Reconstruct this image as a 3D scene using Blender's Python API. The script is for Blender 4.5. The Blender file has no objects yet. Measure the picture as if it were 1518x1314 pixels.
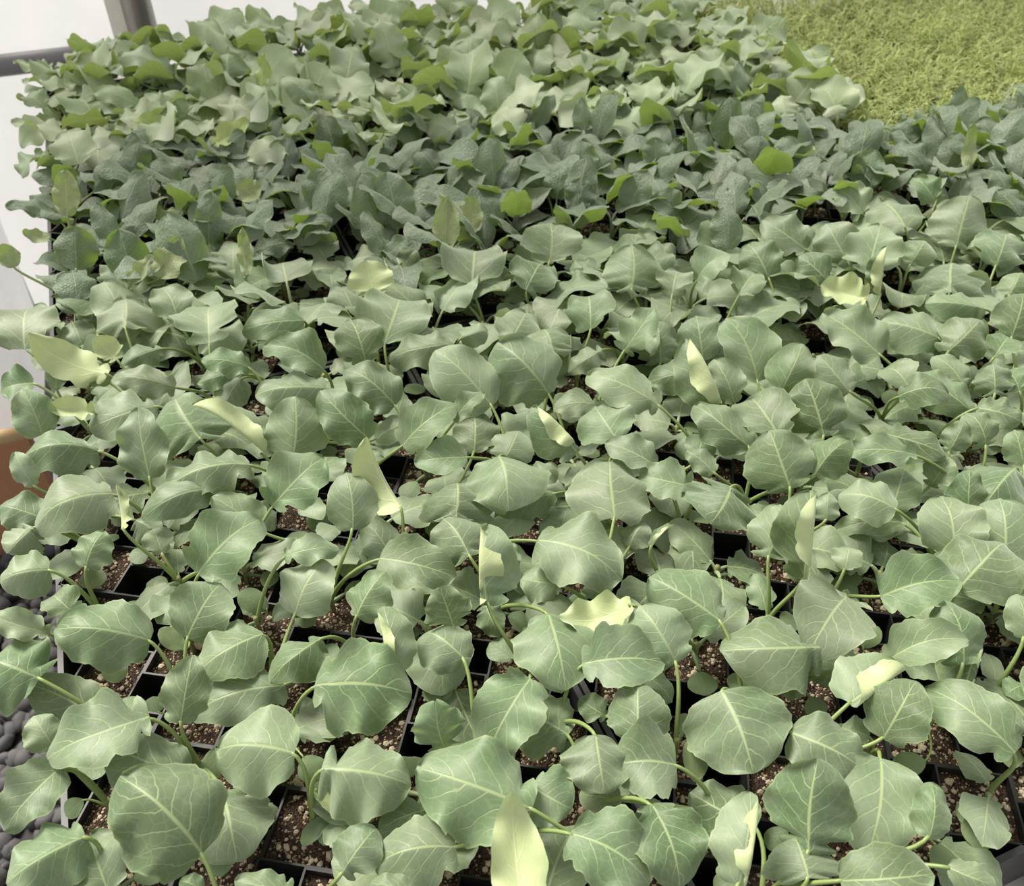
import bpy, bmesh, math, random
from mathutils import Vector, Matrix, noise as mnoise

random.seed(7)
R = math.radians
sc = bpy.context.scene
COL = sc.collection

# ------------------------------------------------------------------ camera
IW, IH, FPX = 1518.0, 1314.0, 1316.0
PITCH = math.atan((657.0 + 500.0) / FPX)          # below the horizon
SOIL = 0.72                                        # height of the tray rims
CAM = Vector((0, 0, SOIL + 0.432))
cam_d = bpy.data.cameras.new('camera'); cam = bpy.data.objects.new('camera', cam_d); COL.objects.link(cam)
cam.location = CAM
cam.rotation_euler = (math.pi / 2 - PITCH, 0, 0)
cam_d.sensor_width = 36.0; cam_d.lens = FPX / IW * 36.0
cam_d.clip_start = 0.02
cam_d.dof.use_dof = True; cam_d.dof.focus_distance = 0.50; cam_d.dof.aperture_fstop = 17.0
sc.camera = cam

# ------------------------------------------------------------------ light
w = bpy.data.worlds.new('overcast_sky'); sc.world = w; w.use_nodes = True
nt = w.node_tree; nt.nodes.clear()
wo = nt.nodes.new('ShaderNodeOutputWorld'); bg = nt.nodes.new('ShaderNodeBackground')
tc = nt.nodes.new('ShaderNodeTexCoord'); sp = nt.nodes.new('ShaderNodeSeparateXYZ'); rp = nt.nodes.new('ShaderNodeValToRGB')
nt.links.new(tc.outputs['Generated'], sp.inputs[0]); nt.links.new(sp.outputs['Z'], rp.inputs[0])
nt.links.new(rp.outputs[0], bg.inputs[0]); nt.links.new(bg.outputs[0], wo.inputs[0])
rp.color_ramp.elements[0].position = 0.0; rp.color_ramp.elements[0].color = (0.92, 0.92, 0.92, 1)
rp.color_ramp.elements[1].position = 0.6; rp.color_ramp.elements[1].color = (1.0, 0.99, 0.97, 1)
bg.inputs[1].default_value = 0.56
sun_d = bpy.data.lights.new('soft_sun', 'SUN'); sun = bpy.data.objects.new('soft_sun', sun_d); COL.objects.link(sun)
sun_d.energy = 5.4; sun_d.angle = R(26); sun_d.color = (1.0, 0.955, 0.85)
sun.rotation_euler = Vector((0.60, -0.55, -1.0)).to_track_quat('-Z', 'Y').to_euler()
vs = sc.view_settings
vs.view_transform = 'Standard'; vs.look = 'None'; vs.gamma = 1.0; vs.use_curve_mapping = False; vs.exposure = 0.50

# ------------------------------------------------------------------ helpers
A22 = R(22)
U = Vector((math.cos(A22), math.sin(A22), 0)); V = Vector((-math.sin(A22), math.cos(A22), 0)); Z = Vector((0, 0, 1))
def uv2w(u, v, z=0.0): return U * u + V * v + Z * z
CP, SP = math.cos(PITCH), math.sin(PITCH)
def ray(x, y):
    a = (x - IW / 2) / FPX; b = (y - IH / 2) / FPX
    return Vector((a, CP - b * SP, -SP - b * CP))
def at(x, y, z):
    d = ray(x, y); return CAM + d * ((z - CAM.z) / d.z)
def depth_of(p):
    q = p - CAM; return q.y * CP - q.z * SP
def proj(p):
    q = p - CAM; dz = q.y * CP - q.z * SP; up = q.y * SP + q.z * CP
    return (IW / 2 + FPX * q.x / dz, IH / 2 - FPX * up / dz) if dz > 0.02 else (9e9, 9e9)

class MB:
    def __init__(s): s.v = []; s.f = []; s.uv = []
    def add(s, vs, fs, uvs=None):
        o = len(s.v); s.v += [tuple(p) for p in vs]; s.f += [tuple(i + o for i in f) for f in fs]
        s.uv += uvs if uvs else [(0.5, 0.5)] * len(vs)
    def box(s, c, hx, hy, hz, ax=Vector((1, 0, 0)), ay=Vector((0, 1, 0)), az=Vector((0, 0, 1))):
        c = Vector(c); P = [c + ax * (hx * i) + ay * (hy * j) + az * (hz * k) for k in (-1, 1) for j in (-1, 1) for i in (-1, 1)]
        s.add(P, [(0, 2, 3, 1), (4, 5, 7, 6), (0, 1, 5, 4), (1, 3, 7, 5), (3, 2, 6, 7), (2, 0, 4, 6)])
    def tube(s, pts, rad, n=7, cap=True):
        pts = [Vector(p) for p in pts]; m = len(pts); rings = []
        t0 = (pts[1] - pts[0]).normalized(); ref = Z if abs(t0.z) < 0.9 else Vector((1, 0, 0))
        nrm = t0.cross(ref).normalized()
        for i, p in enumerate(pts):
            t = (pts[min(i + 1, m - 1)] - pts[max(i - 1, 0)]).normalized()
            nrm = (nrm - t * nrm.dot(t)).normalized(); bn = t.cross(nrm)
            r = rad[i] if isinstance(rad, (list, tuple)) else rad
            rings.append([p + (nrm * math.cos(2 * math.pi * k / n) + bn * math.sin(2 * math.pi * k / n)) * r for k in range(n)])
        vs_ = [q for rg in rings for q in rg]; fs = []
        for i in range(m - 1):
            for k in range(n):
                fs.append((i * n + k, i * n + (k + 1) % n, (i + 1) * n + (k + 1) % n, (i + 1) * n + k))
        if cap: fs += [tuple(range(n - 1, -1, -1)), tuple((m - 1) * n + k for k in range(n))]
        s.add(vs_, fs)
    def mesh(s, name, mat, smooth=True):
        me = bpy.data.meshes.new(name); me.from_pydata(s.v, [], s.f)
        ul = me.uv_layers.new(name='UVMap')
        li = [0] * len(me.loops); me.loops.foreach_get('vertex_index', li)
        ul.data.foreach_set('uv', [c for i in li for c in s.uv[i]])
        me.materials.append(mat)
        if smooth: me.polygons.foreach_set('use_smooth', [True] * len(me.polygons))
        me.update(); return me

def link(name, me, parent=None, loc=None):
    o = bpy.data.objects.new(name, me); COL.objects.link(o)
    if parent: o.parent = parent
    if loc is not None: o.location = loc
    return o
def tag(o, label=None, cat=None, group=None, kind=None):
    if label: o['label'] = label
    if cat: o['category'] = cat
    if group: o['group'] = group
    if kind: o['kind'] = kind
    return o

# ------------------------------------------------------------------ materials
def newmat(name):
    m = bpy.data.materials.new(name); m.use_nodes = True
    t = m.node_tree; t.nodes.clear(); return m, t
class NG:
    def __init__(s, t): s.t = t
    def n(s, typ, **kw):
        nd = s.t.nodes.new(typ)
        for k, v in kw.items(): setattr(nd, k, v)
        return nd
    def put(s, sock, v):
        if isinstance(v, (int, float)): sock.default_value = v
        elif isinstance(v, tuple): sock.default_value = v
        else: s.t.links.new(v, sock)
    def m(s, op, a, b=None, c=None):
        nd = s.n('ShaderNodeMath', operation=op); s.put(nd.inputs[0], a)
        if b is not None: s.put(nd.inputs[1], b)
        if c is not None: s.put(nd.inputs[2], c)
        return nd.outputs[0]
    def mix(s, f, a, b):
        nd = s.n('ShaderNodeMix', data_type='RGBA'); s.put(nd.inputs[0], f); s.put(nd.inputs[6], a); s.put(nd.inputs[7], b); return nd.outputs[2]
    def step(s, x, a, b):
        nd = s.n('ShaderNodeMapRange', interpolation_type='SMOOTHSTEP'); s.put(nd.inputs[0], x); s.put(nd.inputs[1], a); s.put(nd.inputs[2], b); return nd.outputs[0]
    def noise(s, scale, vec=None, detail=2.0):
        nd = s.n('ShaderNodeTexNoise'); nd.inputs['Scale'].default_value = scale; nd.inputs['Detail'].default_value = detail
        if vec is not None: s.t.links.new(vec, nd.inputs['Vector'])
        return nd
def rgb(r, g, b):
    f = lambda c: ((c / 255 + 0.055) / 1.055) ** 2.4 if c > 10 else c / 255 / 12.92
    return (f(r), f(g), f(b), 1.0)

def leaf_mat(name, top, top2, under, vein, nveins=5.2, rough=0.5, trans=(0.30, 0.42, 0.10, 1), tf=0.22, pucker=0.15, veinamt=0.75):
    m, t = newmat(name); g = NG(t)
    out = g.n('ShaderNodeOutputMaterial')
    uvn = g.n('ShaderNodeUVMap'); sx = g.n('ShaderNodeSeparateXYZ'); t.links.new(uvn.outputs[0], sx.inputs[0])
    s_ = g.m('SUBTRACT', g.m('MULTIPLY', sx.outputs[0], 2.0), 1.0); d = g.m('ABSOLUTE', s_); tt = sx.outputs[1]
    oi = g.n('ShaderNodeObjectInfo')
    co = g.n('ShaderNodeTexCoord')
    nz = g.noise(90, co.outputs['Object'], 3)
    nf = nz.outputs[0]
    mid = g.m('SUBTRACT', 1.0, g.step(d, 0.012, g.m('ADD', 0.03, g.m('MULTIPLY', g.m('SUBTRACT', 1.0, tt), 0.038))))
    side = g.m('MULTIPLY', g.m('SIGN', s_), 0.23)
    ph = g.m('ADD', g.m('MULTIPLY', g.m('SUBTRACT', tt, g.m('MULTIPLY', g.m('POWER', d, 1.12), 0.42)), nveins), side)
    ph = g.m('ADD', ph, g.m('MULTIPLY', nf, 0.9)); ph = g.m('ADD', ph, g.m('MULTIPLY', oi.outputs['Random'], 5.0))
    fr = g.m('ABSOLUTE', g.m('SUBTRACT', g.m('FRACT', ph), 0.5))
    lat = g.m('SUBTRACT', 1.0, g.step(fr, 0.01, g.m('ADD', 0.035, g.m('MULTIPLY', g.m('SUBTRACT', 1.0, d), 0.045))))
    lat = g.m('MULTIPLY', lat, g.m('SUBTRACT', 0.85, g.m('MULTIPLY', d, 0.55)))
    vo = g.n('ShaderNodeTexVoronoi', feature='DISTANCE_TO_EDGE'); vo.inputs['Scale'].default_value = 9.0 if pucker < .3 else 14.0
    t.links.new(uvn.outputs[0], vo.inputs['Vector'])
    net = g.m('MULTIPLY', g.m('SUBTRACT', 1.0, g.step(vo.outputs[0], 0.0, 0.07)), 0.22)
    vm = g.m('MINIMUM', 1.0, g.m('MULTIPLY', g.m('MAXIMUM', g.m('MAXIMUM', mid, lat), net), veinamt))
    edge = g.m('MULTIPLY', g.step(d, 0.93, 1.0), 0.35)
    vm2 = g.m('MAXIMUM', vm, edge)
    big = g.noise(28, co.outputs['Object'], 2)
    c1 = g.mix(g.step(g.m('ADD', g.m('MULTIPLY', big.outputs[0], 0.8), g.m('MULTIPLY', g.m('FRACT', g.m('MULTIPLY', oi.outputs['Random'], 13.7)), 0.3)), 0.25, 0.85), top, top2)
    hs = g.n('ShaderNodeHueSaturation'); g.put(hs.inputs['Hue'], g.m('ADD', 0.488, g.m('MULTIPLY', oi.outputs['Random'], 0.022)))
    g.put(hs.inputs['Value'], g.m('ADD', 0.84, g.m('MULTIPLY', g.m('FRACT', g.m('MULTIPLY', oi.outputs['Random'], 7.3)), 0.34)))
    t.links.new(c1, hs.inputs['Color'])
    ctop = g.mix(vm2, hs.outputs[0], vein)
    cund = g.mix(g.m('MULTIPLY', vm, 0.95), under, rgb(214, 220, 168))
    geo = g.n('ShaderNodeNewGeometry')
    col = g.mix(geo.outputs['Backfacing'], ctop, cund)
    bs = g.n('ShaderNodeBsdfPrincipled'); t.links.new(col, bs.inputs['Base Color']); bs.inputs['Roughness'].default_value = rough
    bs.inputs['Specular IOR Level'].default_value = 0.45
    bs.inputs['Sheen Weight'].default_value = 0.65; bs.inputs['Sheen Roughness'].default_value = 0.45; bs.inputs['Sheen Tint'].default_value = (0.86, 0.95, 0.80, 1)
    hgt = g.m('SUBTRACT', g.m('MULTIPLY', vo.outputs[0], pucker), g.m('MULTIPLY', g.m('MAXIMUM', mid, lat), 0.25))
    bp = g.n('ShaderNodeBump'); bp.inputs['Strength'].default_value = 0.35 if pucker < .3 else 0.85; bp.inputs['Distance'].default_value = 0.0016
    t.links.new(hgt, bp.inputs['Height']); t.links.new(bp.outputs[0], bs.inputs['Normal'])
    tr = g.n('ShaderNodeBsdfTranslucent'); tr.inputs[0].default_value = trans
    mx = g.n('ShaderNodeMixShader'); mx.inputs[0].default_value = tf
    t.links.new(bs.outputs[0], mx.inputs[1]); t.links.new(tr.outputs[0], mx.inputs[2]); t.links.new(mx.outputs[0], out.inputs[0])
    return m
def plain(name, c, rough=0.6, c2=None, scale=20, bump=0.0, metal=0.0, trans=None):
    m, t = newmat(name); g = NG(t); out = g.n('ShaderNodeOutputMaterial'); bs = g.n('ShaderNodeBsdfPrincipled')
    bs.inputs['Roughness'].default_value = rough; bs.inputs['Metallic'].default_value = metal
    co = g.n('ShaderNodeTexCoord'); nz = g.noise(scale, co.outputs['Object'], 4)
    if c2: t.links.new(g.mix(nz.outputs[0], c, c2), bs.inputs['Base Color'])
    else: bs.inputs['Base Color'].default_value = c
    if bump:
        bp = g.n('ShaderNodeBump'); bp.inputs['Strength'].default_value = bump; bp.inputs['Distance'].default_value = 0.003
        t.links.new(nz.outputs[0], bp.inputs['Height']); t.links.new(bp.outputs[0], bs.inputs['Normal'])
    if trans:
        tr = g.n('ShaderNodeBsdfTranslucent'); tr.inputs[0].default_value = trans
        mx = g.n('ShaderNodeMixShader'); mx.inputs[0].default_value = 0.5
        t.links.new(bs.outputs[0], mx.inputs[1]); t.links.new(tr.outputs[0], mx.inputs[2]); t.links.new(mx.outputs[0], out.inputs[0])
    else: t.links.new(bs.outputs[0], out.inputs[0])
    return m

M_CAB = leaf_mat('cabbage_leaf', rgb(88, 111, 74), rgb(136, 150, 122), rgb(186, 197, 146), rgb(176, 192, 138), veinamt=0.62, trans=(0.30, 0.40, 0.13, 1))
M_KALE = leaf_mat('kale_leaf', rgb(90, 108, 84), rgb(126, 138, 120), rgb(160, 170, 126), rgb(164, 178, 142), nveins=9, pucker=0.6, veinamt=0.6, trans=(0.26, 0.42, 0.03, 1), tf=0.26)
M_BROC = leaf_mat('broccoli_leaf', rgb(132, 152, 112), rgb(172, 183, 156), rgb(160, 178, 108), rgb(182, 198, 142), trans=(0.34, 0.46, 0.09, 1), tf=0.26)
M_COT = leaf_mat('seed_leaf', rgb(104, 124, 84), rgb(116, 134, 96), rgb(140, 150, 110), rgb(130, 148, 104), veinamt=0.3)
M_STEM = plain('green_stem', rgb(116, 136, 76), 0.45, rgb(134, 150, 92), 60)
M_STALK = plain('purplish_stem', rgb(120, 112, 84), 0.5, rgb(132, 146, 80), 40)
M_TRAY = plain('black_plastic', rgb(20, 20, 21), 0.5, rgb(34, 33, 33), 60)
M_RIM = plain('worn_black_plastic', rgb(40, 40, 42), 0.5, rgb(66, 65, 66), 120)
M_FEA = plain('feathery_leaf', rgb(166, 182, 98), 0.5, rgb(220, 224, 168), 60, trans=(0.52, 0.60, 0.20, 1))

def soil_mat():
    m, t = newmat('potting_soil'); g = NG(t); out = g.n('ShaderNodeOutputMaterial'); bs = g.n('ShaderNodeBsdfPrincipled'); bs.inputs['Roughness'].default_value = 0.95
    co = g.n('ShaderNodeTexCoord')
    v1 = g.n('ShaderNodeTexVoronoi'); v1.inputs['Scale'].default_value = 950; t.links.new(co.outputs['Object'], v1.inputs['Vector'])
    sx = g.n('ShaderNodeSeparateColor'); t.links.new(v1.outputs['Color'], sx.inputs[0])
    base = g.mix(sx.outputs[1], rgb(26, 18, 14), rgb(84, 62, 47))
    peb = g.step(sx.outputs[0], 0.86, 0.9)
    c = g.mix(peb, base, rgb(176, 156, 128))
    t.links.new(c, bs.inputs['Base Color'])
    bp = g.n('ShaderNodeBump'); bp.inputs['Strength'].default_value = 0.9; bp.inputs['Distance'].default_value = 0.0015; bp.invert = True
    t.links.new(v1.outputs['Distance'], bp.inputs['Height']); t.links.new(bp.outputs[0], bs.inputs['Normal'])
    t.links.new(bs.outputs[0], out.inputs[0]); return m
M_SOIL = soil_mat()
M_PERL = plain('perlite', rgb(206, 198, 180), 0.9, rgb(164, 136, 104), 200, 0.5)
M_GRAV = plain('dark_gravel', rgb(50, 49, 51), 0.8, rgb(92, 89, 89), 25, 0.3)
M_FLOOR = plain('gravel_bed', rgb(40, 38, 39), 0.95, rgb(64, 62, 62), 40)
M_BOARD = plain('brown_board', rgb(158, 112, 80), 0.75, rgb(176, 130, 96), 9, 0.1)
M_EDGE = plain('pale_wood', rgb(206, 180, 136), 0.7, rgb(188, 158, 114), 30)
M_BENCH = plain('weathered_wood', rgb(150, 146, 138), 0.9, rgb(206, 203, 194), 55, 0.4)
M_PIPE = plain('grey_pipe', rgb(104, 100, 104), 0.5, rgb(118, 114, 118), 12)
M_POST = plain('galvanised_steel', rgb(150, 146, 138), 0.35, rgb(186, 182, 172), 10, 0, 0.6)
M_POSTW = plain('pale_batten', rgb(226, 218, 204), 0.6, rgb(236, 232, 222), 12)
M_HOSE = plain('black_rubber', rgb(30, 29, 30), 0.5, rgb(44, 42, 43), 30)
def film_mat():
    m, t = newmat('plastic_film'); g = NG(t); out = g.n('ShaderNodeOutputMaterial')
    co = g.n('ShaderNodeTexCoord'); nz = g.noise(5, co.outputs['Object'], 6)
    c = g.mix(nz.outputs[0], (0.66, 0.66, 0.70, 1), (0.96, 0.96, 0.96, 1))
    df = g.n('ShaderNodeBsdfPrincipled'); df.inputs['Roughness'].default_value = 0.25; t.links.new(c, df.inputs['Base Color'])
    tr = g.n('ShaderNodeBsdfTranslucent'); t.links.new(c, tr.inputs[0])
    tp = g.n('ShaderNodeBsdfTransparent')
    a = g.n('ShaderNodeMixShader'); a.inputs[0].default_value = 0.6; t.links.new(df.outputs[0], a.inputs[1]); t.links.new(tr.outputs[0], a.inputs[2])
    b = g.n('ShaderNodeMixShader'); b.inputs[0].default_value = 0.25; t.links.new(a.outputs[0], b.inputs[1]); t.links.new(tp.outputs[0], b.inputs[2])
    bp = g.n('ShaderNodeBump'); bp.inputs['Strength'].default_value = 0.3; bp.inputs['Distance'].default_value = 0.02
    t.links.new(nz.outputs[0], bp.inputs['Height']); t.links.new(bp.outputs[0], df.inputs['Normal'])
    t.links.new(b.outputs[0], out.inputs[0]); return m
M_FILM = film_mat()

# ------------------------------------------------------------------ setting
mb = MB(); mb.box((0, 2.0, -0.03), 5, 5, 0.03); tag(link('floor', mb.mesh('floor', M_FLOOR, False)), kind='structure')
END_V, SIDE_U = 2.0, -0.36
def sheet(name, a, b, z0, z1, n=40, m=24):
    mb = MB(); vs_ = []; fs = []; d = b - a; nr = Vector((d.y, -d.x, 0)).normalized()
    for j in range(m + 1):
        for i in range(n + 1):
            p = a + d * (i / n); p.z = z0 + (z1 - z0) * j / m
            vs_.append(p + nr * 0.012 * mnoise.noise(Vector((p.x * 3, p.y * 3, p.z * 2.2))))
    for j in range(m):
        for i in range(n):
            q = j * (n + 1) + i; fs.append((q, q + 1, q + n + 2, q + n + 1))
    mb.add(vs_, fs); return tag(link(name, mb.mesh(name, M_FILM)), kind='structure')
sheet('wall_back', uv2w(SIDE_U, END_V), uv2w(3.4, END_V), 0.0, 2.4)
sheet('wall_left', uv2w(SIDE_U, 1.34), uv2w(SIDE_U, END_V), 0.0, 2.4, 16, 24)

# gravel: loose stones nobody would count
mb = MB()
def ico(sub=1):
    bm = bmesh.new(); bmesh.ops.create_icosphere(bm, subdivisions=sub, radius=1.0)
    vs_ = [v.co.copy() for v in bm.verts]; fs = [tuple(v.index for v in f.verts) for f in bm.faces]; bm.free(); return vs_, fs
IV, IF = ico(2); IV1, IF1 = ico(1)
rg = random.Random(3)
for i in range(1500):
    u = rg.uniform(-0.62, -0.12); v = rg.uniform(0.35, 1.25); r = rg.uniform(0.009, 0.019)
    e = Matrix.Rotation(rg.uniform(0, 6.3), 3, Vector((rg.gauss(0, 1), rg.gauss(0, 1), rg.gauss(0, 1))).normalized())
    off = Vector((rg.random() * 50, rg.random() * 50, 0)); sc3 = (1.0, rg.uniform(.65, 1), rg.uniform(.5, .8)); c = uv2w(u, v, rg.uniform(0.002, 0.014))
    mb.add([c + e @ (Vector((p.x * sc3[0], p.y * sc3[1], p.z * sc3[2])) * r * (1 + 0.35 * mnoise.noise(p * 1.3 + off))) for p in IV], IF)
tag(link('gravel', mb.mesh('gravel', M_GRAV)), 'dark grey gravel on the ground left of the trays', 'gravel', kind='stuff')

# brown board with a pale top edge
board = tag(link('wooden_board', None), 'brown wooden board with pale rounded top edge standing left of the trays', 'board')
board.location = uv2w(-0.47, 1.29, 0)
bd = MB(); bd.box((0, 0, 0.112), 0.155, 0.016, 0.112, U, V); link('face_board', bd.mesh('face_board', M_BOARD, False), board)
bd = MB(); bd.tube([U * -0.158 + Z * 0.226, Z * 0.230, U * 0.158 + Z * 0.226], 0.014, 10); tag(link('edge_trim', bd.mesh('edge_trim', M_EDGE), board), 'pale edge trim')

# pipe and post on the end wall
def on_end(x, y, v=END_V - 0.05):
    d = ray(x, y); return CAM + d * (v / (d.dot(V)))
pz = on_end(20, 95); PU = on_end(205, 20, END_V - 0.1).dot(U)
mb = MB(); a = uv2w(SIDE_U + 0.03, END_V - 0.05, pz.z); b = uv2w(PU, END_V - 0.05, pz.z); mb.tube([a, a.lerp(b, .5), b], 0.0195, 16)
tag(link('rail_pipe', mb.mesh('rail_pipe', M_PIPE)), 'dark grey horizontal rail pipe against the white film wall', 'pipe')
pp = on_end(205, 20, END_V - 0.1); post = tag(link('greenhouse_post', None), 'upright grey metal greenhouse post with pale batten against the white film wall', 'post'); post.location = (pp.x, pp.y, 0)
mb = MB(); mb.tube([(0, 0, 0), (0, 0, 1.2), (0, 0, 2.4)], 0.028, 20); link('steel_tube', mb.mesh('steel_tube', M_POST), post)
mb = MB(); mb.box(U * -0.036 + V * .005 + Z * 1.2, 0.017, 0.014, 1.2, U, V); tag(link('batten', mb.mesh('batten', M_POSTW, False), post), 'pale wooden batten')

# bench
P = 0.0435; ALPHA = math.atan(0.6); BA = P * math.cos(ALPHA); BB = P * math.sin(ALPHA)
TW = 6 * P + 0.010; TL = 12 * P + 0.010
U0 = -0.130; NC = 8
TRAY_H = 0.048
bench = tag(link('growing_bench', None), 'weathered grey wooden bench under all the seedling trays', 'bench'); bench.location = uv2w(U0, 0.0, 0)
BT = SOIL - TRAY_H - 0.004
for i in range(7):
    mb = MB(); mb.box(U * 1.09 + V * (0.115 + i * 0.222) + Z * (BT - 0.011), 1.09, 0.109, 0.009, U, V); link('board', mb.mesh('board', M_BENCH, False), bench)
for i in (0.06, 1.09, 2.1):
    mb = MB(); mb.box(U * i + V * 0.78 + Z * (BT - 0.06), 0.02, 0.75, 0.039, U, V); link('beam', mb.mesh('beam', M_BENCH, False), bench)
    for j in (0.08, 1.46):
        mb = MB(); mb.box(U * i + V * j + Z * ((BT - 0.1) / 2), 0.03, 0.03, (BT - 0.1) / 2, U, V); link('leg', mb.mesh('leg', M_BENCH, False), bench)

# ------------------------------------------------------------------ trays
V0 = [0.069, 0.085, 0.078, 0.086, 0.074, 0.08, 0.08, 0.08]
VEND = [1.40, 1.39, 1.36, 1.34, 1.30, 1.30, 1.30, 1.30]
S1 = [0.725, 0.660, 0.620, 0.570, 0.53, 0.50, 0.48, 0.45]
S2 = [0.98, 0.915, 0.865, 0.775, 0.72, 0.70, 0.68, 0.66]
ce, se = math.cos(A22 - ALPHA), math.sin(A22 - ALPHA)
E1 = Vector((ce, se, 0)); E2 = Vector((-se, ce, 0))
def in_frame(p, mx=150, my=150):
    x, y = proj(p); return -mx < x < IW + mx and -my < y < IH + my
ORD = 'zeroth first second third fourth fifth sixth seventh eighth ninth tenth eleventh twelfth thirteenth fourteenth fifteenth sixteenth seventeenth eighteenth nineteenth twentieth'.split()
def ordinal(n):
    if n <= 20: return ORD[n]
    t = {2: 'twenty', 3: 'thirty', 4: 'forty', 5: 'fifty'}[n // 10]
    return (t + '-' + ORD[n % 10]) if n % 10 else {20: 'twentieth', 30: 'thirtieth', 40: 'fortieth', 50: 'fiftieth'}[n]
cells = []         # (world pos, species, column, row)
FEATH = 'feather'
def species(k, u, v):
    if v < S1[k]: return 'cabbage'
    if v < S2[k]: return 'kale'
    if u > 0.755 + 0.10 * max(0, v - 0.85): return FEATH
    return 'broccoli'
rs = random.Random(11)
trays = []
for k in range(NC):
    nt_ = 0
    for q in range(3):
        v0 = V0[k] + q * (TL + 0.003); u0 = U0 + k * (TW + 0.0015)
        cen = uv2w(u0 + TW / 2, v0 + TL / 2, SOIL)
        rows = [j for j in range(12) if v0 + 0.005 + P * (j + 1) <= VEND[k]]
        if not rows: continue
        cl = []
        for j in rows:
            for i in range(6):
                u = u0 + 0.005 + P * (i + .5); v = v0 + 0.005 + P * (j + .5); p = uv2w(u, v, SOIL)
                if in_frame(p + Z * 0.03, 600, 450): cl.append((p, species(k, u, v), k, q * 12 + j, u, v, i))
        if not any(in_frame(c[0] + Z * 0.03, 60, 60) for c in cl): continue
        L = 0.010 + P * len(rows)
        near = depth_of(min((c[0] for c in cl), key=depth_of)) < 0.95
        root = link('seedling_tray', None); root.location = uv2w(u0, v0, SOIL)
        trays.append((root, k, q, cl))
        mb = MB()
        th = 0.0011
        for j in rows:
            for i in range(6):
                c = U * (0.005 + P * (i + .5)) + V * (0.005 + P * (j + .5))
                for s in (-1, 1):
                    mb.box(c + E1 * (s * (BA / 2 - th / 2)) - Z * 0.021, th / 2, BA / 2, 0.021, E1, E2)
                    mb.box(c + E2 * (s * (BA / 2 - th / 2)) - Z * 0.021, BA / 2 - th, th / 2, 0.021, E1, E2)
        mb.box(U * TW / 2 + V * L / 2 - Z * (TRAY_H - 0.002), TW / 2 - .002, L / 2 - .002, 0.002, U, V)
        link('cell_walls', mb.mesh('cell_walls', M_TRAY, False), root)
        mb = MB(); rw = 0.0016
        for s in (0, 1):
            mb.box(U * (rw if s == 0 else TW - rw) + V * L / 2 - Z * (TRAY_H / 2), rw, L / 2, TRAY_H / 2, U, V)
            mb.box(U * TW / 2 + V * (rw if s == 0 else L - rw) - Z * (TRAY_H / 2), TW / 2 - 2 * rw, rw, TRAY_H / 2, U, V)
        link('rim', mb.mesh('rim', M_RIM, False), root)
        mb = MB(); pl = MB()
        for j in rows:
            for i in range(6):
                c = U * (0.005 + P * (i + .5)) + V * (0.005 + P * (j + .5)); n = 6; vs_ = []; fs = []
                h = BA / 2 - th; lev = -0.0035 - rs.random() * 0.003
                for b in range(n + 1):
                    for a in range(n + 1):
                        q_ = c + E1 * (h * (2 * a / n - 1)) + E2 * (h * (2 * b / n - 1))
                        vs_.append(q_ + Z * (lev + 0.0028 * mnoise.noise(q_ * 90 + Vector((k * 3, q * 5, 0)))))
                for b in range(n):
                    for a in range(n):
                        o_ = b * (n + 1) + a; fs.append((o_, o_ + 1, o_ + n + 2, o_ + n + 1))
                mb.add(vs_, fs)
                if near:
                    for _ in range(46):
                        r = abs(rs.gauss(0, 0.0007)) + 0.00045 + (rs.uniform(.0006, .0014) if rs.random() < .09 else 0)
                        q_ = c + E1 * rs.uniform(-h + r, h - r) + E2 * rs.uniform(-h + r, h - r) + Z * (lev + 0.0004)
                        of = Vector((rs.random() * 90, 0, 0))
                        pl.add([q_ + p * r * (1 + .45 * mnoise.noise(p * 1.4 + of)) for p in IV1], IF1)
        so = tag(link('potting_soil', mb.mesh('potting_soil', M_SOIL), root), kind='stuff')
        if near: tag(link('perlite', pl.mesh('perlite', M_PERL, False), root), kind='stuff')
        cells += cl

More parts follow.
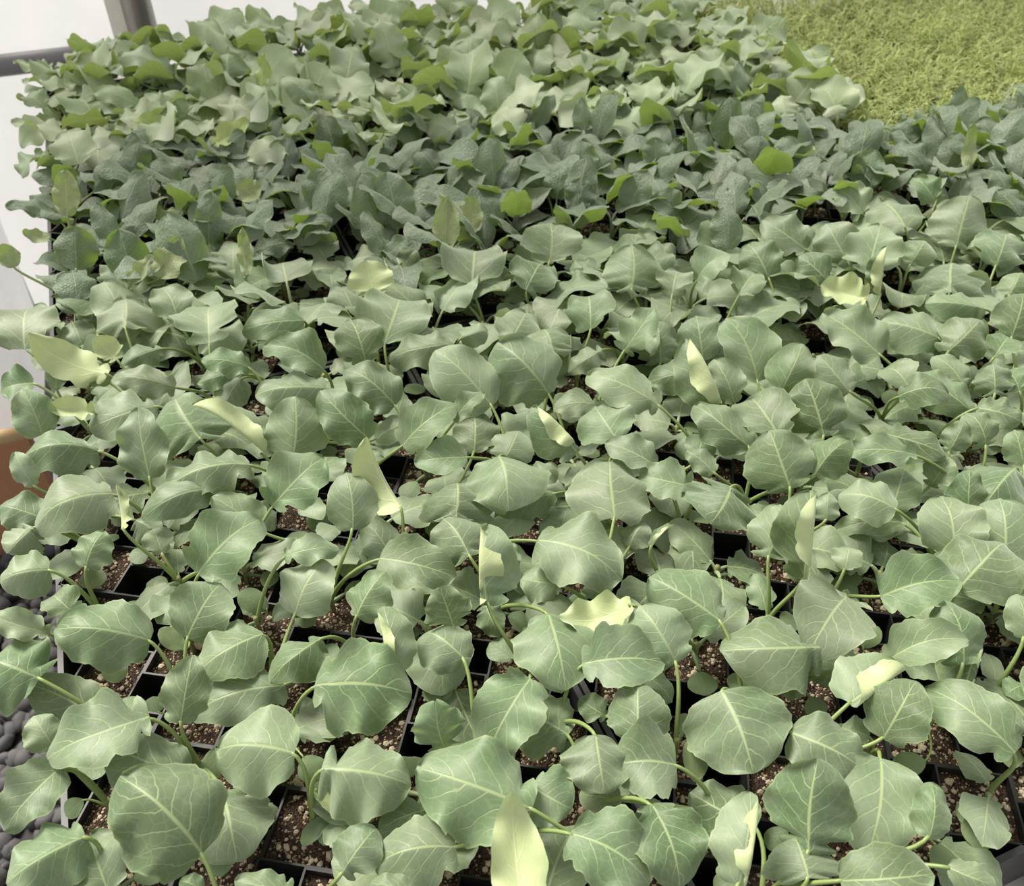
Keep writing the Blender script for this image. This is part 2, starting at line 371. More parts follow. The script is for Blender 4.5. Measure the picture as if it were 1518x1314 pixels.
# ------------------------------------------------------------------ leaf geometry
def blade_pts(L, W, rnd, arch=.1, fold=0., rip=.06, lobe=.3, wav=1.0, round_=0.75, roll=None, tipc=0., pucker=0., nu=16, nv=24, sway=0.):
    """Grid of points in leaf space: X across, Y along from the stalk, Z up."""
    ph = [rnd.uniform(0, 6.28) for _ in range(10)]
    n1, n2 = rnd.uniform(1.3, 2.7), rnd.uniform(1.3, 2.7)
    lv = rnd.uniform(-1.5, 1.5)
    def hw(t, sd):
        tb = max(0.0, (t + 0.015) / 1.018)
        b = math.sin(math.pi * min(1, tb) ** round_) if tb < 1 else 0.0
        b = max(0.0, b) ** 0.52
        b *= 1 - lobe * math.exp(-((t - 0.13 - .02 * sd * lv) / 0.05) ** 2) - 0.22 * lobe * math.exp(-((t - 0.30 + .05 * sd * lv) / 0.05) ** 2)
        o = 2 if sd > 0 else 5
        b *= 1 + wav * (0.035 * math.sin(2 * math.pi * 2.6 * t + ph[o]) + 0.021 * math.sin(2 * math.pi * 7.3 * t + ph[o + 1]) + 0.007 * math.sin(2 * math.pi * 16 * t + ph[o + 2]))
        return max(b, 0.015) * W / 2
    rows = []
    off = Vector((rnd.random() * 40, rnd.random() * 40, 0))
    for j in range(nv + 1):
        t = (j / nv); t = t + 0.06 * math.sin(2 * math.pi * t) * -1 / 2
        row = []
        for i in range(nu + 1):
            s = 2 * i / nu - 1; sd = 1 if s >= 0 else -1; d = abs(s)
            x = s * hw(t, sd)
            z = L * arch * 4 * t * (1 - t)
            z += W * 0.5 * fold * (d ** 1.25) * math.sin(math.pi * min(1, t * .9 + .12))
            nn, pp_ = (n1, ph[0]) if sd > 0 else (n2, ph[1])
            z += L * rip * d * d * math.sin(2 * math.pi * nn * t + pp_)
            z += L * 0.035 * d * mnoise.noise(Vector((s * 1.3, t * 2.2, 0)) + off)
            if pucker: z += L * pucker * mnoise.noise(Vector((s * 4.5, t * 8, 0)) + off) * (1 - d * .4)
            z -= L * tipc * max(0.0, t - 0.55) ** 2 * 3
            y = L * t
            x += L * sway * math.sin(math.pi * t)
            if roll:
                sgn, x0, r, maxa = roll
                xx = x * sgn; xs = x0 * W / 2; rr = r * W
                if xx > xs:
                    aa = (xx - xs) / rr
                    if aa <= maxa: nx, nz_ = xs + rr * math.sin(aa), rr * (1 - math.cos(aa))
                    else:
                        e = (aa - maxa) * rr; nx = xs + rr * math.sin(maxa) + e * math.cos(maxa); nz_ = rr * (1 - math.cos(maxa)) + e * math.sin(maxa)
                    x = nx * sgn; z += nz_
            row.append(((x, y, z), (i / nu, t)))
        rows.append(row)
    return rows
def grid_mesh(mb, rows, fn):
    nu = len(rows[0]) - 1; nv = len(rows) - 1
    mb.add([fn(Vector(p)) for r in rows for p, _ in r],
           [(j * (nu + 1) + i, j * (nu + 1) + i + 1, (j + 1) * (nu + 1) + i + 1, (j + 1) * (nu + 1) + i) for j in range(nv) for i in range(nu)],
           [q for r in rows for _, q in r])
def bez(a, b, c, d, n=9):
    return [a * (1 - t) ** 3 + b * 3 * t * (1 - t) ** 2 + c * 3 * t * t * (1 - t) + d * t ** 3 for t in [i / n for i in range(n + 1)]]

# each leaf: stalk end x y, tip x y, width (in tile units of a third of a pixel), flags
TILES = {
(0, 438): """110 240 140 60 280;480 350 135 190 170 u;520 285 420 190 100 u;555 140 550 5 240;790 110 720 -30 170;930 215 930 35 260;1350 110 1080 150 150
1440 330 1180 220 170 p;780 410 500 360 130;720 235 540 310 100;1080 350 880 390 110;1110 320 900 290 120 p;1070 370 990 525 120;1450 410 1140 430 190 p;150 390 0 420 150
250 420 270 275 80;490 390 310 270 100 d;190 620 100 420 160 p;420 520 215 500 90 u;690 490 405 590 220;440 690 100 715 190 a;665 815 610 505 200 r;890 640 770 430 290
1170 710 860 485 200 F;1300 735 1310 455 240 r;1640 640 1430 430 200;1110 750 740 860 200 p;960 860 640 990 150 a;500 880 150 1020 250 ap;545 1040 520 850 90 fu;380 1210 460 1050 150
190 990 0 930 170;150 1030 40 1140 150;150 850 65 700 90;220 1220 0 1270 180;1210 940 1430 715 250;1180 1060 950 900 170 d;880 1240 1150 990 280 p;720 1150 680 1040 120 d
1265 1160 1500 1120 130;1310 1420 1440 1180 240 d;600 1000 700 1060 120 d;1330 640 1200 560 120 d;1000 1170 1080 1080 110 d""",
(506, 438): """190 215 260 20 300;110 305 40 110 200;240 490 30 320 200;500 215 210 270 150 p;530 190 650 150 90;670 490 430 240 260 r;925 440 700 210 280;760 190 820 80 200
940 255 880 145 260;1160 240 1010 330 110;1110 150 1100 0 210;1255 250 1390 60 150;1415 490 1100 350 190 p;1420 300 1400 120 170 d;1600 330 1370 380 150;270 670 500 490 190
505 560 630 430 90 p;590 700 590 520 190 d;720 740 790 590 180 d;1050 700 850 500 200 fp;1150 490 950 500 120;1225 640 1130 500 250;560 720 330 740 150;270 950 110 650 240 Fu
50 1045 20 790 200 r;700 715 740 935 330 p;510 985 510 820 280;570 1160 450 985 230;950 880 690 980 130 d;650 1380 650 1020 250 F;870 1090 1240 1230 330;1215 990 1200 720 330
1400 760 1180 660 150;1560 850 1330 800 180;1375 1115 1470 1015 60 f;170 1170 500 1250 230;1690 1450 1380 1250 280;980 1290 800 1260 170 d;65 1430 190 1230 180;1090 900 1030 760 120 d
700 1240 760 1100 120 d;150 640 330 560 110 d;1280 1120 1350 1010 120 d;840 830 960 760 120 d""",
(1012, 438): """90 290 60 90 190 d;335 385 210 100 230 r;420 455 530 220 180;880 265 630 80 200;1145 190 880 120 190;1350 60 1090 30 130;1180 250 1320 110 190
1385 275 1450 190 130;745 430 610 270 160;630 630 550 375 240 r;1000 400 900 320 160;1250 400 1120 270 150;960 450 1180 430 150 ap;1290 520 1030 340 150;300 675 60 480 170;440 640 300 440 260
480 860 390 605 270 r;585 800 740 640 150;1040 710 720 700 140 p;870 610 1170 700 160 p;1180 700 1250 560 110;1350 670 1270 520 150;1310 500 1500 560 140 p;1500 430 1430 330 120
1480 770 1340 930 260;215 850 130 1005 330 p;950 950 700 890 190 p;980 1010 670 1050 120 d;930 950 990 770 190 d;640 1000 650 880 100;540 1260 570 870 260 f;380 1165 430 930 220
1270 980 1280 780 150;1200 1180 1150 900 270;1430 1200 1410 900 280;1220 1310 1430 1090 320 p;880 1340 1230 1270 240;720 1220 740 1110 120 d;140 790 20 690 100;160 480 20 200 230 fp
1518 760 1480 600 140;230 480 140 290 150;1390 440 1380 300 140;1460 190 1518 -10 190;700 720 780 600 130 d;60 740 110 620 130 d;400 780 480 850 110 d;1100 850 1180 720 130 d;1230 700 1100 790 120 d""",
(0, 876): """670 220 250 160 260 p;830 210 980 -40 260;1170 190 890 340 250;175 390 -60 300 310;220 190 -40 110 120;665 560 210 720 310 p;240 700 150 560 150;800 590 850 300 190 r
1270 420 850 540 220 d;1310 720 960 700 330 p;1430 210 1200 380 170;1400 420 1820 450 380 p;860 905 480 700 260 d;900 1170 540 830 400 p;990 890 1050 1175 330 d;265 790 20 1050 220;380 1090 30 1290 260
480 1340 400 1090 260 d;330 100 230 10 150;370 930 290 1000 90 c;500 285 520 410 110 c;1430 790 1820 850 310 p;1400 880 1700 960 120 du;1300 1330 1050 1290 130;1470 1000 1340 1130 80 c;1475 1000 1440 1135 90 c
960 700 930 850 100 c;900 1330 800 1290 80;1190 80 1060 10 110 c;820 260 710 170 90 c;700 540 680 470 90 c;1350 740 1420 850 130 c;1040 1180 930 1230 120 c""",
(506, 876): """250 360 190 70 190 F;545 300 370 180 220;500 160 440 -10 190 r;460 700 420 500 210 r;500 430 360 460 120 c;840 390 640 740 280;1010 640 790 520 270 d;1130 640 1170 890 280 p
1490 775 1210 780 300;1320 650 1320 400 240;920 100 1000 410 320;1290 60 980 120 170 ua;1070 325 1430 310 260;1490 320 1330 70 260;850 970 350 790 400 p;850 870 1020 965 250;820 1500 755 920 230 up
510 1140 150 1210 270;390 970 170 1060 160 d;0 1260 150 1060 200;1020 1080 1370 1290 320 p;1380 950 1510 1300 300 p;330 1340 130 1300 100;600 1100 500 1050 110 c;1240 930 1060 900 150 d;760 300 660 230 130 c
1180 560 1060 480 120 d;640 60 700 200 110 d;1330 470 1440 560 120 d""",
(1012, 876): """620 250 180 260 310;730 25 560 275 330;170 445 310 795 400 p;480 630 810 790 260;900 320 1260 215 190;1250 330 1180 45 220;740 500 960 330 310 fp;1330 200 1230 545 200 F
1480 720 1100 430 270 p;890 660 1030 400 260;560 1170 600 760 330 r;880 745 820 1170 350;1095 1100 1110 855 140;1350 1010 1215 960 130 c;1350 1010 1290 1140 150 c;560 1280 500 1100 300;700 1290 1105 1260 260 p
250 1310 310 900 240 fp;330 1050 40 900 250 d;60 850 60 640 120 c;1180 1230 1390 1310 120;1518 210 1490 20 140;1080 760 930 790 110 c;420 400 550 440 120 d;830 650 710 610 130 d;1120 1130 1190 1260 110 c
800 250 870 160 90 c;1440 560 1518 620 120 d;1518 420 1440 460 110 d;460 1060 380 1150 110 c""",
(506, 0): """925 1165 930 990 240 r;580 1270 600 1100 260;150 1314 110 1165 180 ur;820 1290 900 1170 210;1150 1200 1020 1190 120;1290 1290 1290 1095 230 r;1470 1314 1500 1200 150
255 1020 200 770 190 kr;460 1110 470 885 110 kur;200 1140 320 1060 80 k;1280 950 1360 760 140 kr;1045 940 1070 795 140 kr;560 1030 580 880 110 kur;1400 750 1390 615 120 kr;1080 790 1070 630 130 kr
960 740 870 670 130 k;420 770 340 670 120 k;900 840 790 760 130 k;1180 810 1160 710 130 kr;700 770 590 700 130 k;1500 960 1380 880 130 k;700 1000 640 880 110 kr
230 300 180 95 160 br;800 360 740 250 170 b;1050 350 1000 250 170 b;700 480 690 340 130 b;560 330 580 150 180 b;880 240 870 60 130 b;1390 370 1340 260 150 b;500 590 390 540 130 b;1200 500 1170 410 120 br;790 590 690 500 150 b""",
(1012, 0): """1215 1100 1280 870 220 r;740 1170 640 990 200 r;820 1220 880 1000 230 r;880 1314 910 1100 130 f;550 1110 360 980 170;820 1330 620 1270 130 u;1190 1300 1210 1155 250;650 1255 520 1140 150
1395 1175 1440 1035 200;385 1240 290 1080 180;1010 1180 1080 1065 130;800 950 690 840 150;990 1010 880 890 220 p;1130 910 1030 790 110;60 1250 200 1130 150;1450 1314 1500 1210 120;250 1314 330 1210 150
800 845 850 670 140 kr;200 1110 190 925 140 kr;310 760 345 605 125 kr;1160 750 1230 590 110 kr;1090 770 920 660 130 ka;1000 640 1000 525 115 kr;250 890 60 860 90 k;1400 640 1320 530 110 k;1500 730 1320 690 110 k;1260 770 1280 560 60 kur
500 760 450 610 140 kr;600 620 540 540 150 k;860 640 760 590 110 k;500 700 560 690 110 ku;1450 870 1390 760 110 k;640 840 560 790 120 k;1500 960 1400 850 130 k
500 450 600 330 170 b;180 560 150 460 150 b;460 520 440 420 110 b;70 590 0 470 120 b;200 330 90 280 150 b;690 520 660 470 100 b""",
(0, 0): """340 1200 330 1010 170 kr;580 1240 530 1025 170 kr;880 1250 750 950 190 kr;710 1240 810 1070 130 kur;930 1090 940 860 110 kr;1100 1230 1080 1020 60 kur;1300 1080 1120 1120 100 k;1310 1080 1470 970 110 k;1390 930 1450 755 130 kr
270 980 30 910 80 k;300 960 290 760 110 kur;580 1270 670 1140 70 kur;340 1340 320 1205 170 k;60 1190 10 1090 90 ku;220 1060 100 1040 70 ku;680 1020 530 1010 70 k;820 940 660 930 60 ku;1250 890 1190 900 110 k;1150 880 1060 820 110 ku;600 800 620 620 110 kr;420 850 510 760 80 k;800 830 680 720 120 k
1290 660 1100 700 120 b;950 640 1100 540 100 bu;1190 560 1050 460 150 b;350 730 300 580 170 b;240 560 90 640 120 b;770 330 530 230 120 b;1010 350 1010 230 140 br;620 470 420 400 90 b;830 510 730 410 110 b;780 520 590 550 100 bu;900 710 800 560 130 br;660 650 740 560 150 b;1400 470 1260 340 160 b;200 480 120 420 100 b;1330 760 1400 690 120 b;1160 420 1180 240 60 bur""",
}
rl = random.Random(5)
leaves = []
for (ox, oy), txt in TILES.items():
    for ent in txt.replace('\n', ';').split(';'):
        q = ent.split()
        bx, by, tx, ty, wd = [float(a) / 3 for a in q[:5]]; fl = q[5] if len(q) > 5 else ''
        bx += ox; tx += ox; by += oy; ty += oy
        zB = 0.041; zp = 0.040
        if 'd' in fl: zB, zp = 0.024, 0.022
        if 'p' in fl: zB, zp = 0.048, 0.042
        if 'c' in fl: zB, zp = 0.014, 0.010
        if 'k' in fl: zB, zp = 0.036, 0.050
        if 'b' in fl: zB, zp = 0.050, 0.058
        if 'r' in fl: zp = zB + 0.022
        if 'k' in fl: wd *= 0.9
        if 'u' in fl: zB += 0.007; zp += 0.004
        B = at(bx, by, SOIL + zB); Wd = wd * depth_of(B) / FPX
        d = ray(tx, ty).normalized(); m = (B - CAM).dot(d); foot = CAM + d * m; dmin = (foot - B).length
        L = max(min(max(1.12 * Wd, dmin * 1.01), 0.085), dmin * 1.002)
        h = math.sqrt(max(0, L * L - dmin * dmin))
        cands = [foot + d * s * h * e for s in (-1, 1) for e in (0.3, 0.6, 1.0)] + [foot]
        T = min(cands, key=lambda p: abs(p.z - SOIL - zp) + (1 if p.z < SOIL + 0.004 else 0) + (0.5 if p.z > SOIL + 0.075 else 0))
        leaves.append(dict(B=B, T=T, W=Wd, fl=fl))

# match every leaf to the plant it grows from
by_kind = {s: [c for c in cells if c[1] == s] for s in ('cabbage', 'kale', 'broccoli')}
def kind_of(fl): return 'kale' if 'k' in fl else 'broccoli' if 'b' in fl else 'cabbage'
plants = {id(c): [] for c in cells}
pairs = []
for li, lf in enumerate(leaves):
    dr = (lf['T'] - lf['B']); dr.z = 0; dl = dr.length; dr = dr / max(dl, 1e-6)
    reach = 0.006 if 'c' in lf['fl'] else 0.020
    ex = lf['B'] - dr * reach * min(1, dl / 0.02)
    for c in by_kind[kind_of(lf['fl'])]:
        dd = ((c[0] - ex).xy).length
        if dd < (0.08 if kind_of(lf['fl']) == 'cabbage' else 0.10): pairs.append((dd, li, c))
pairs.sort(key=lambda a: a[0]); done = set()
for dd, li, c in pairs:
    if li in done: continue
    mine = plants[id(c)]; isc = 'c' in leaves[li]['fl']
    n = sum(('c' in leaves[x]['fl']) == isc for x in mine)
    if n >= (2 if isc else 4): continue
    mine.append(li); done.add(li)

def oriented(B, T, up):
    y = (T - B).normalized(); x = y.cross(up).normalized(); z = x.cross(y)
    return lambda p: B + x * p.x + y * p.y + z * p.z

def leaf_obj(lf, root, o0, rnd, name='leaf'):
    fl = lf['fl']; B, T = lf['B'] - o0, lf['T'] - o0; L = (T - B).length; W = lf['W']
    toc = (CAM - lf['B']).normalized()
    up = (Z * 0.6 + toc * 0.55 + Vector((rnd.uniform(-.2, .2), rnd.uniform(-.12, .12), 0))).normalized()
    if 'c' in fl:
        rows = blade_pts(L, W, rnd, arch=rnd.uniform(.02, .12), fold=rnd.uniform(-.2, .1), rip=.02, lobe=0, wav=.3, round_=1.15, nu=10, nv=12)
        mat = M_COT
    else:
        roll = None
        if 'f' in fl: roll = (1, rnd.uniform(-.2, .1), rnd.uniform(.07, .11), rnd.uniform(2.5, 3.0))
        if 'F' in fl: roll = (-1, rnd.uniform(-.2, .1), rnd.uniform(.07, .11), rnd.uniform(2.5, 3.0))
        a = rnd.uniform(.08, .20) if 'a' not in fl else rnd.uniform(.22, .3)
        if 'r' in fl: a *= .4
        fo = rnd.choice([rnd.uniform(-.85, -.3), rnd.uniform(-.6, -.15), rnd.uniform(-.1, .4)])
        kl = 'k' in fl
        rows = blade_pts(L * 1.03, W * 1.10 * (1 + .18 * abs(fo)), rnd, arch=a, fold=fo, rip=rnd.uniform(.045, .12), lobe=0.05 if kl else rnd.choice([0.1, .25, .45, .6]), pucker=.022 if kl else 0,
                         round_=rnd.uniform(.8, 1.0) if kl else rnd.uniform(.66, .86), roll=roll, tipc=rnd.uniform(0, .28), wav=rnd.uniform(.6, 1.3), sway=rnd.uniform(-.05, .05))
        mat = {'cabbage': M_CAB, 'kale': M_KALE, 'broccoli': M_BROC}[kind_of(fl)]
    fn = oriented(B, T, up if 'u' not in fl else -up)
    mb = MB(); grid_mesh(mb, rows, fn)
    o = link(name, mb.mesh(name, mat), root)
    if 'u' in fl: o['label'] = 'pale upturned underside'
    # stalk
    y = (T - B).normalized(); base = Vector((0, 0, 0.010 if 'c' not in fl else 0.008)); n0 = (B - base)
    mid = base + Vector((n0.x * .26, n0.y * .26, n0.z * .55)) + Vector((rnd.uniform(-.001, .001), rnd.uniform(-.001, .001), 0))
    ty = Vector((y.x, y.y, max(-.5, min(.8, y.z)))); ty = (ty * .55 + n0.normalized() * .6).normalized(); pre = B - ty * min(.010, n0.length * .35)
    mb = MB(); pts = bez(base, mid, pre, B + y * L * 0.04, 9); r0 = .00135 if 'c' not in fl else .0007
    mb.tube(pts, [r0 * (1.1 - .45 * i / 9) for i in range(10)], 7)
    link('petiole', mb.mesh('petiole', M_STEM), o)
    return o
def stem_mesh(rnd, h=0.016, r=0.0016):
    mb = MB(); mb.tube([(0, 0, -0.004), (rnd.uniform(-.001, .001), rnd.uniform(-.001, .001), h * .5), (0, 0, h)], [r, r * .9, r * 1.0], 7); return mb.mesh('stem', M_STALK)

# ------------------------------------------------------------------ leaf variants for the rest
def bent_leaf(rnd, L, W, pl, elev, p0, bend, mat, side=0.0, twist=0.0, **kw):
    mb = MB()
    pe = Vector((0, pl * math.cos(elev), pl * math.sin(elev)))
    tdir = Vector((0, math.cos(p0), math.sin(p0)))
    pts = bez(Vector((0, 0, 0)), Vector((0, pe.y * .2, pe.z * .5)), pe - tdir * pl * .25, pe, 7)
    mb.tube(pts, [.0015 * (1.1 - .5 * i / 7) for i in range(8)], 6)
    nv = kw.get('nv', 16); rows = blade_pts(L, W, rnd, arch=0, nv=nv, nu=kw.get('nu', 12), **{a: b for a, b in kw.items() if a not in ('nv', 'nu')})
    N = 40; cen = [pe.copy()]; ang = []
    for i in range(N + 1):
        a_ = p0 - bend * (i / N) ** 1.2; ang.append(a_)
        cen.append(cen[-1] + Vector((0, math.cos(a_), math.sin(a_))) * L / N)
    def fn(p):
        t = max(0.0, min(1.0, p.y / L)); i = int(t * N); a_ = ang[i]; f = t * N - i
        c = cen[i].lerp(cen[min(i + 1, N)], f); nrm = Vector((0, -math.sin(a_), math.cos(a_)))
        tw = twist * t; cx = Vector((math.cos(tw), 0, 0)) + nrm * math.sin(tw)
        return c + cx * p.x + nrm * p.z + Vector((side * t * t * L, 0, 0))
    grid_mesh(mb, rows, fn)
    return mb.mesh('leaf', mat)
rv = random.Random(21)
VAR = {'cabbage': [], 'broccoli': [], 'kale': [], 'low': []}
for i in range(14):
    VAR['cabbage'].append(bent_leaf(rv, rv.uniform(.044, .056), rv.uniform(.042, .052), rv.uniform(.020, .032), R(rv.uniform(45, 72)), R(rv.uniform(5, 55)), R(rv.uniform(30, 80)), M_CAB,
        side=rv.uniform(-.15, .15), twist=rv.uniform(-.6, .6), fold=rv.uniform(-.35, .3), rip=rv.uniform(.04, .08), lobe=rv.choice([.1, .3, .5]), roll=(rv.choice([-1, 1]), .3, .17, 2.8) if i % 7 == 0 else None))
for i in range(16):
    VAR['broccoli'].append(bent_leaf(rv, rv.uniform(.052, .066), rv.uniform(.047, .060), rv.uniform(.026, .040), R(rv.uniform(48, 76)), R(rv.uniform(0, 60)), R(rv.uniform(20, 95)), M_BROC,
        side=rv.uniform(-.2, .2), twist=rv.uniform(-.8, .8), fold=rv.uniform(-.35, .35), rip=rv.uniform(.06, .12), lobe=rv.choice([.1, .3, .5]), roll=(rv.choice([-1, 1]), .3, .17, 2.6) if i % 8 == 0 else None))
for i in range(16):
    VAR['kale'].append(bent_leaf(rv, rv.uniform(.044, .058), rv.uniform(.029, .040), rv.uniform(.018, .030), R(rv.uniform(55, 82)), R(rv.uniform(25, 85)), R(rv.uniform(25, 100)), M_KALE,
        side=rv.uniform(-.15, .15), twist=rv.uniform(-.7, .7), fold=rv.uniform(-.5, .35), rip=rv.uniform(.02, .05), lobe=0.05, round_=rv.uniform(.8, 1.0), wav=.6, pucker=.03))
for i in range(6):
    VAR['low'].append(bent_leaf(rv, rv.uniform(.028, .040), rv.uniform(.025, .035), rv.uniform(.008, .014), R(rv.uniform(30, 55)), R(rv.uniform(0, 30)), R(rv.uniform(20, 60)), M_CAB,
        side=rv.uniform(-.15, .15), twist=rv.uniform(-.5, .5), fold=rv.uniform(-.3, .2), rip=.06, lobe=.4))
COTV = [bent_leaf(rv, rv.uniform(.013, .018), rv.uniform(.014, .019), rv.uniform(.007, .012), R(rv.uniform(5, 30)), R(0), R(rv.uniform(10, 70)), M_COT, fold=-.1, rip=.02, lobe=0, round_=1.15, wav=.3, nu=8, nv=8) for i in range(5)]
STEMS = [stem_mesh(rv) for i in range(4)]

# ------------------------------------------------------------------ build every plant
CAT = 'seedling'
GROUP = {'cabbage': 'broad-leaved seedlings in the front trays', 'kale': 'dark kale seedlings in the middle trays', 'broccoli': 'ruffled seedlings in the back trays'}
NAME = {'cabbage': 'cabbage_seedling', 'kale': 'kale_seedling', 'broccoli': 'broccoli_seedling'}
rows_of = {}
for c in cells:
    if c[1] == FEATH: continue
    x, y = proj(c[0] + Z * 0.03)
    rows_of.setdefault((c[1], c[3]), []).append((c[4], c))
order = {}
for sp_ in NAME:
    rws = sorted(r for s, r in rows_of if s == sp_)
    for n, r in enumerate(rws):
        lst = sorted(rows_of[(sp_, r)], key=lambda a: a[0]); 
        vis = [a for a in lst if 5 < proj(a[1][0] + Z * .04)[0] < IW - 5 and proj(a[1][0] + Z * .04)[1] < IH - 5]
        for a in lst:
            past = [b for b in lst if vis and b[0] > vis[-1][0]]
            order[id(a[1])] = (n + 1, (vis.index(a) + 1) if a in vis else (len(vis) + past.index(a) + 1) if a in past else 0)
LOOK = {'kale': 'dark blue-green crinkled kale seedling', 'broccoli': 'tall ruffled sage-green seedling', 'cabbage': 'broad-leaved grey-green seedling'}
ROWN = {'kale': 'dark kale row', 'broccoli': 'back-tray row', 'cabbage': 'front-tray row'}
rp_ = random.Random(31)
n_obj = 0
def put_leaf(me, root, az, z, s, tilt=0.0, name='leaf'):
    o = link(name, me, root, (0, 0, z)); o.rotation_euler = (tilt, 0, az); o.scale = (s, s, s); return o
for c in cells:
    pos, spc, k, row, u, v, ci = c
    if spc == FEATH: continue
    px, py = proj(pos + Z * 0.04); mine = plants[id(c)]
    if not mine and not (-70 < px < IW + 560 and -75 < py < IH + (60 if px < IW + 20 else 420)): continue
    jit = Vector((rp_.uniform(-.004, .004), rp_.uniform(-.004, .004), -0.003)); o0 = pos + jit
    root = link(NAME[spc], None); root.location = o0
    st = link('stem', rp_.choice(STEMS), root); st.rotation_euler = (0, 0, rp_.uniform(0, 6.28))
    listed = spc == 'cabbage' and py > 470 and px < IW + 60
    az0 = rp_.uniform(0, 6.28); nl = 0; look = LOOK[spc]
    if mine:
        for li in mine: leaf_obj(leaves[li], root, o0, random.Random(li * 13 + 1))
        fl = ''.join(leaves[li]['fl'] for li in mine)
        if 'f' in fl or 'F' in fl: look = 'grey-green seedling with one rolled leaf'
        elif 'u' in fl: look = 'grey-green seedling with an upturned leaf'
    big = sum('c' not in leaves[li]['fl'] for li in mine)
    if listed:
        for q in range(max(1, 3 - big) if py < 860 else max(0, 2 - big)):
            put_leaf(rp_.choice(VAR['low']), root, az0 + q * 2.4, .010, rp_.uniform(.8, 1.15)); nl += 1
        if big and rp_.random() < .35: put_leaf(rp_.choice(VAR['low']), root, az0 + 4, .012, rp_.uniform(.45, .7))
    else:
        if spc == 'cabbage': n, z0 = rp_.choice([3, 3, 4]), .010
        elif spc == 'kale': n, z0 = rp_.choice([4, 4, 5]), .012
        else: n, z0 = rp_.choice([3, 4, 4]), .014
        n = max(1 if big < 3 else 0, n - big)
        for q in range(n):
            put_leaf(rp_.choice(VAR[spc]), root, az0 + q * 2.4 + rp_.uniform(-.4, .4), z0, (rp_.uniform(.78, 1.1) if q < n - 1 else rp_.uniform(.6, .9)) * (.72 if k == 0 and ci == 0 else 1), rp_.uniform(-.15, .15))
    if py > 300 and not any('c' in leaves[li]['fl'] for li in mine):
        a_ = rp_.uniform(0, 6.28)
        for q in (0, math.pi):
            cme = rp_.choice(COTV); put_leaf(cme, root, a_ + q + rp_.uniform(-.3, .3), .006, rp_.uniform(.8, 1.15), 0, 'seed_leaf')
    rn, on = order[id(c)]
    if on: lab = '%s, %s from the left in the %s %s' % (look, ordinal(on), ordinal(rn), ROWN[spc])
    else: lab = 'grey-green seedling at the near edge, %s place, %s %s' % (ordinal(1 + sorted(a[0] for a in rows_of[(spc, row)]).index(u)), ordinal(rn), ROWN[spc])
    tag(root, lab, CAT, GROUP[spc])
    n_obj += 1

# ------------------------------------------------------------------ feathery seedlings
def feather_mesh(rnd, h):
    mb = MB()
    for s in range(4):
        az = rnd.uniform(0, 6.28); lean = rnd.uniform(.1, .8); hh = h * rnd.uniform(.65, 1.15)
        dr = Vector((math.cos(az), math.sin(az), 0))
        p = [dr * (hh * lean * t ** 1.6) + Z * (hh * (t - .25 * lean * t * t)) for t in [i / 6 for i in range(7)]]
        mb.tube(p, [.0007, .0007, .0006, .0006, .0005, .0004, .0003], 4, False)
        for q in range(13):
            t = .4 + .6 * (q + rnd.random()) / 13; i = min(5, int(t * 6)); o = p[i].lerp(p[i + 1], t * 6 - i)
            a2 = az + rnd.choice([-1, 1]) * rnd.uniform(.2, 1.7); d2 = Vector((math.cos(a2), math.sin(a2), rnd.uniform(.1, 1.1))).normalized()
            Lh = rnd.uniform(.012, .024); hd = Vector((d2.x, d2.y, 0)).normalized(); wv = hd.cross(Z).normalized() * rnd.uniform(.0006, .0011); drop = rnd.uniform(.3, .9)
            vs_ = []
            for j in range(5):
                f = j / 4; c_ = o + d2 * (Lh * f) - Z * (Lh * drop * f * f) + wv * (3 * rnd.uniform(-.3, .3)); ws = (1 - f * .8)
                vs_ += [c_ - wv * ws, c_ + wv * ws]
            mb.add(vs_, [(2 * j, 2 * j + 1, 2 * j + 3, 2 * j + 2) for j in range(4)])
    return mb
FV = [feather_mesh(rv, rv.uniform(.044, .066)) for i in range(10)]
FM = [m_.mesh('feathery_seedling', M_FEA) for m_ in FV]
fp = []
FP = 0.030
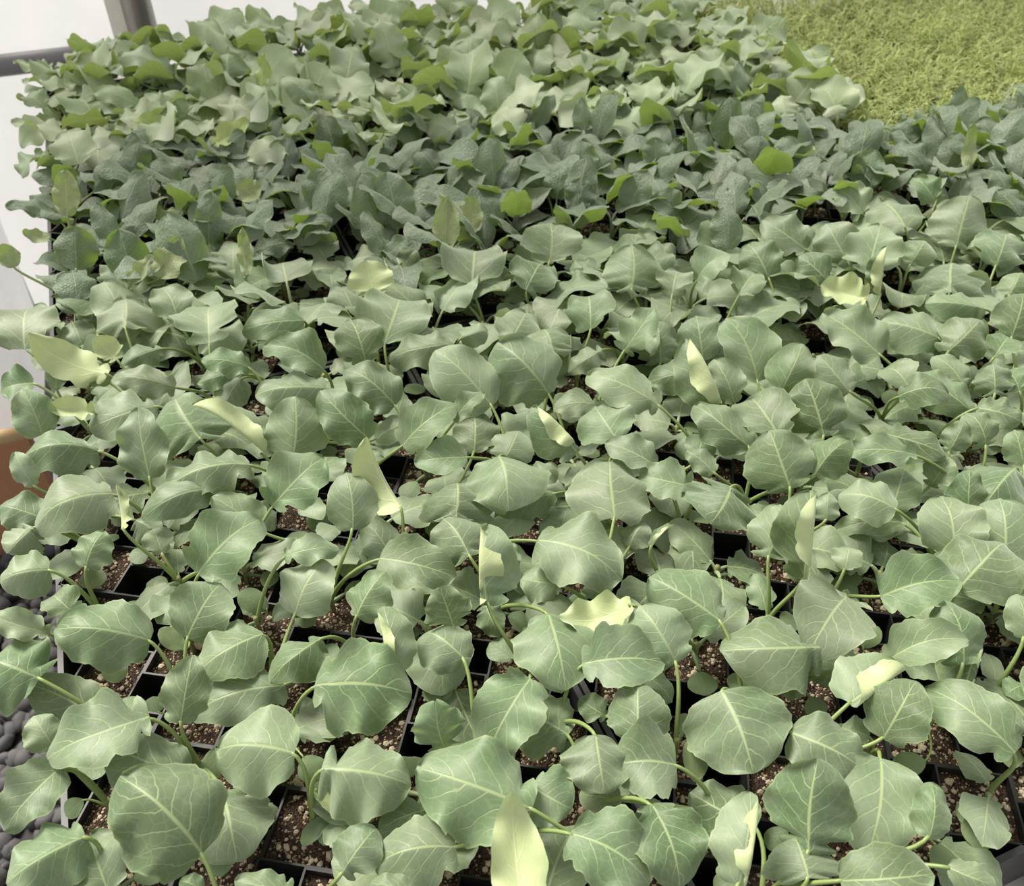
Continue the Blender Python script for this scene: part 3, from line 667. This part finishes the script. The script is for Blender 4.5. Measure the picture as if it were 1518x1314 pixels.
for tr, k, q, cl in trays:
    for c in cl:
        if c[1] != FEATH: continue
        for du in (-.25, .25):
            for dv in (-.25, .25):
                p = c[0] + U * (P * du) + V * (P * dv)
                x, y = proj(p + Z * .04)
                if -20 < x < IW + 430 and y > -40: fp.append((-(y) if x < IW + 10 else 999, p))
fp.sort(key=lambda a: a[0])
rest = MB()
for n, (_, p) in enumerate(fp):
    a_ = rp_.uniform(0, 6.28); s = rp_.uniform(.7, 1.25); p = p + Vector((rp_.uniform(-.004, .004), rp_.uniform(-.004, .004), -.004))
    if n < 300:
        o = link('feathery_seedling', rp_.choice(FM), None, p); o.rotation_euler = (0, 0, a_); o.scale = (s, s, s)
        tag(o, 'small feathery lime-green seedling near the front of the fine-leaved patch', CAT, 'feathery seedlings in the right back trays')
    else:
        src = rp_.choice(FV); ca, sa = math.cos(a_) * s, math.sin(a_) * s
        rest.add([(p.x + x * ca - y * sa, p.y + x * sa + y * ca, p.z + z * s) for x, y, z in src.v], src.f)
if rest.v: tag(link('distant_feathery_seedlings', rest.mesh('distant_feathery_seedlings', M_FEA)), 'mass of feathery lime-green seedlings at the far back right', 'seedlings', kind='stuff')

# ------------------------------------------------------------------ tray labels (say which tray)
for root, k, q, cl in trays:
    ks = {c[1] for c in cl}
    what = 'dark kale' if 'kale' in ks and 'cabbage' not in ks else 'broad grey-green' if 'cabbage' in ks else 'feathery' if FEATH in ks and 'broccoli' not in ks else 'ruffled'
    tag(root, 'black plastic cell tray under %s seedlings, %s column from left, %s from front' % (what, ordinal(k + 1), ordinal(q + 1)), 'tray', 'black seedling trays on the bench')

# small black hose on the bench edge
hp = at(1520, 1318, BT); mb = MB()
mb.tube([hp + U * 0.03 + V * -0.03 + Z * .010, hp + U * .012 + Z * .012, hp + U * .02 + V * .025 + Z * .010], .010, 12)
tag(link('rubber_hose', mb.mesh('rubber_hose', M_HOSE)), 'black rubber hose lying on the bench in the near right corner', 'hose')
print('BUILT', {s: sum(o.name.startswith(s) for o in bpy.data.objects) for s in NAME.values()}); print('PLANTS', {s: sum(1 for c in cells if c[1] == s) for s in ('cabbage', 'kale', 'broccoli', FEATH)}, 'built', n_obj, 'feathers', len(fp), 'leaves', len(leaves), 'unassigned', len(leaves) - len(done))
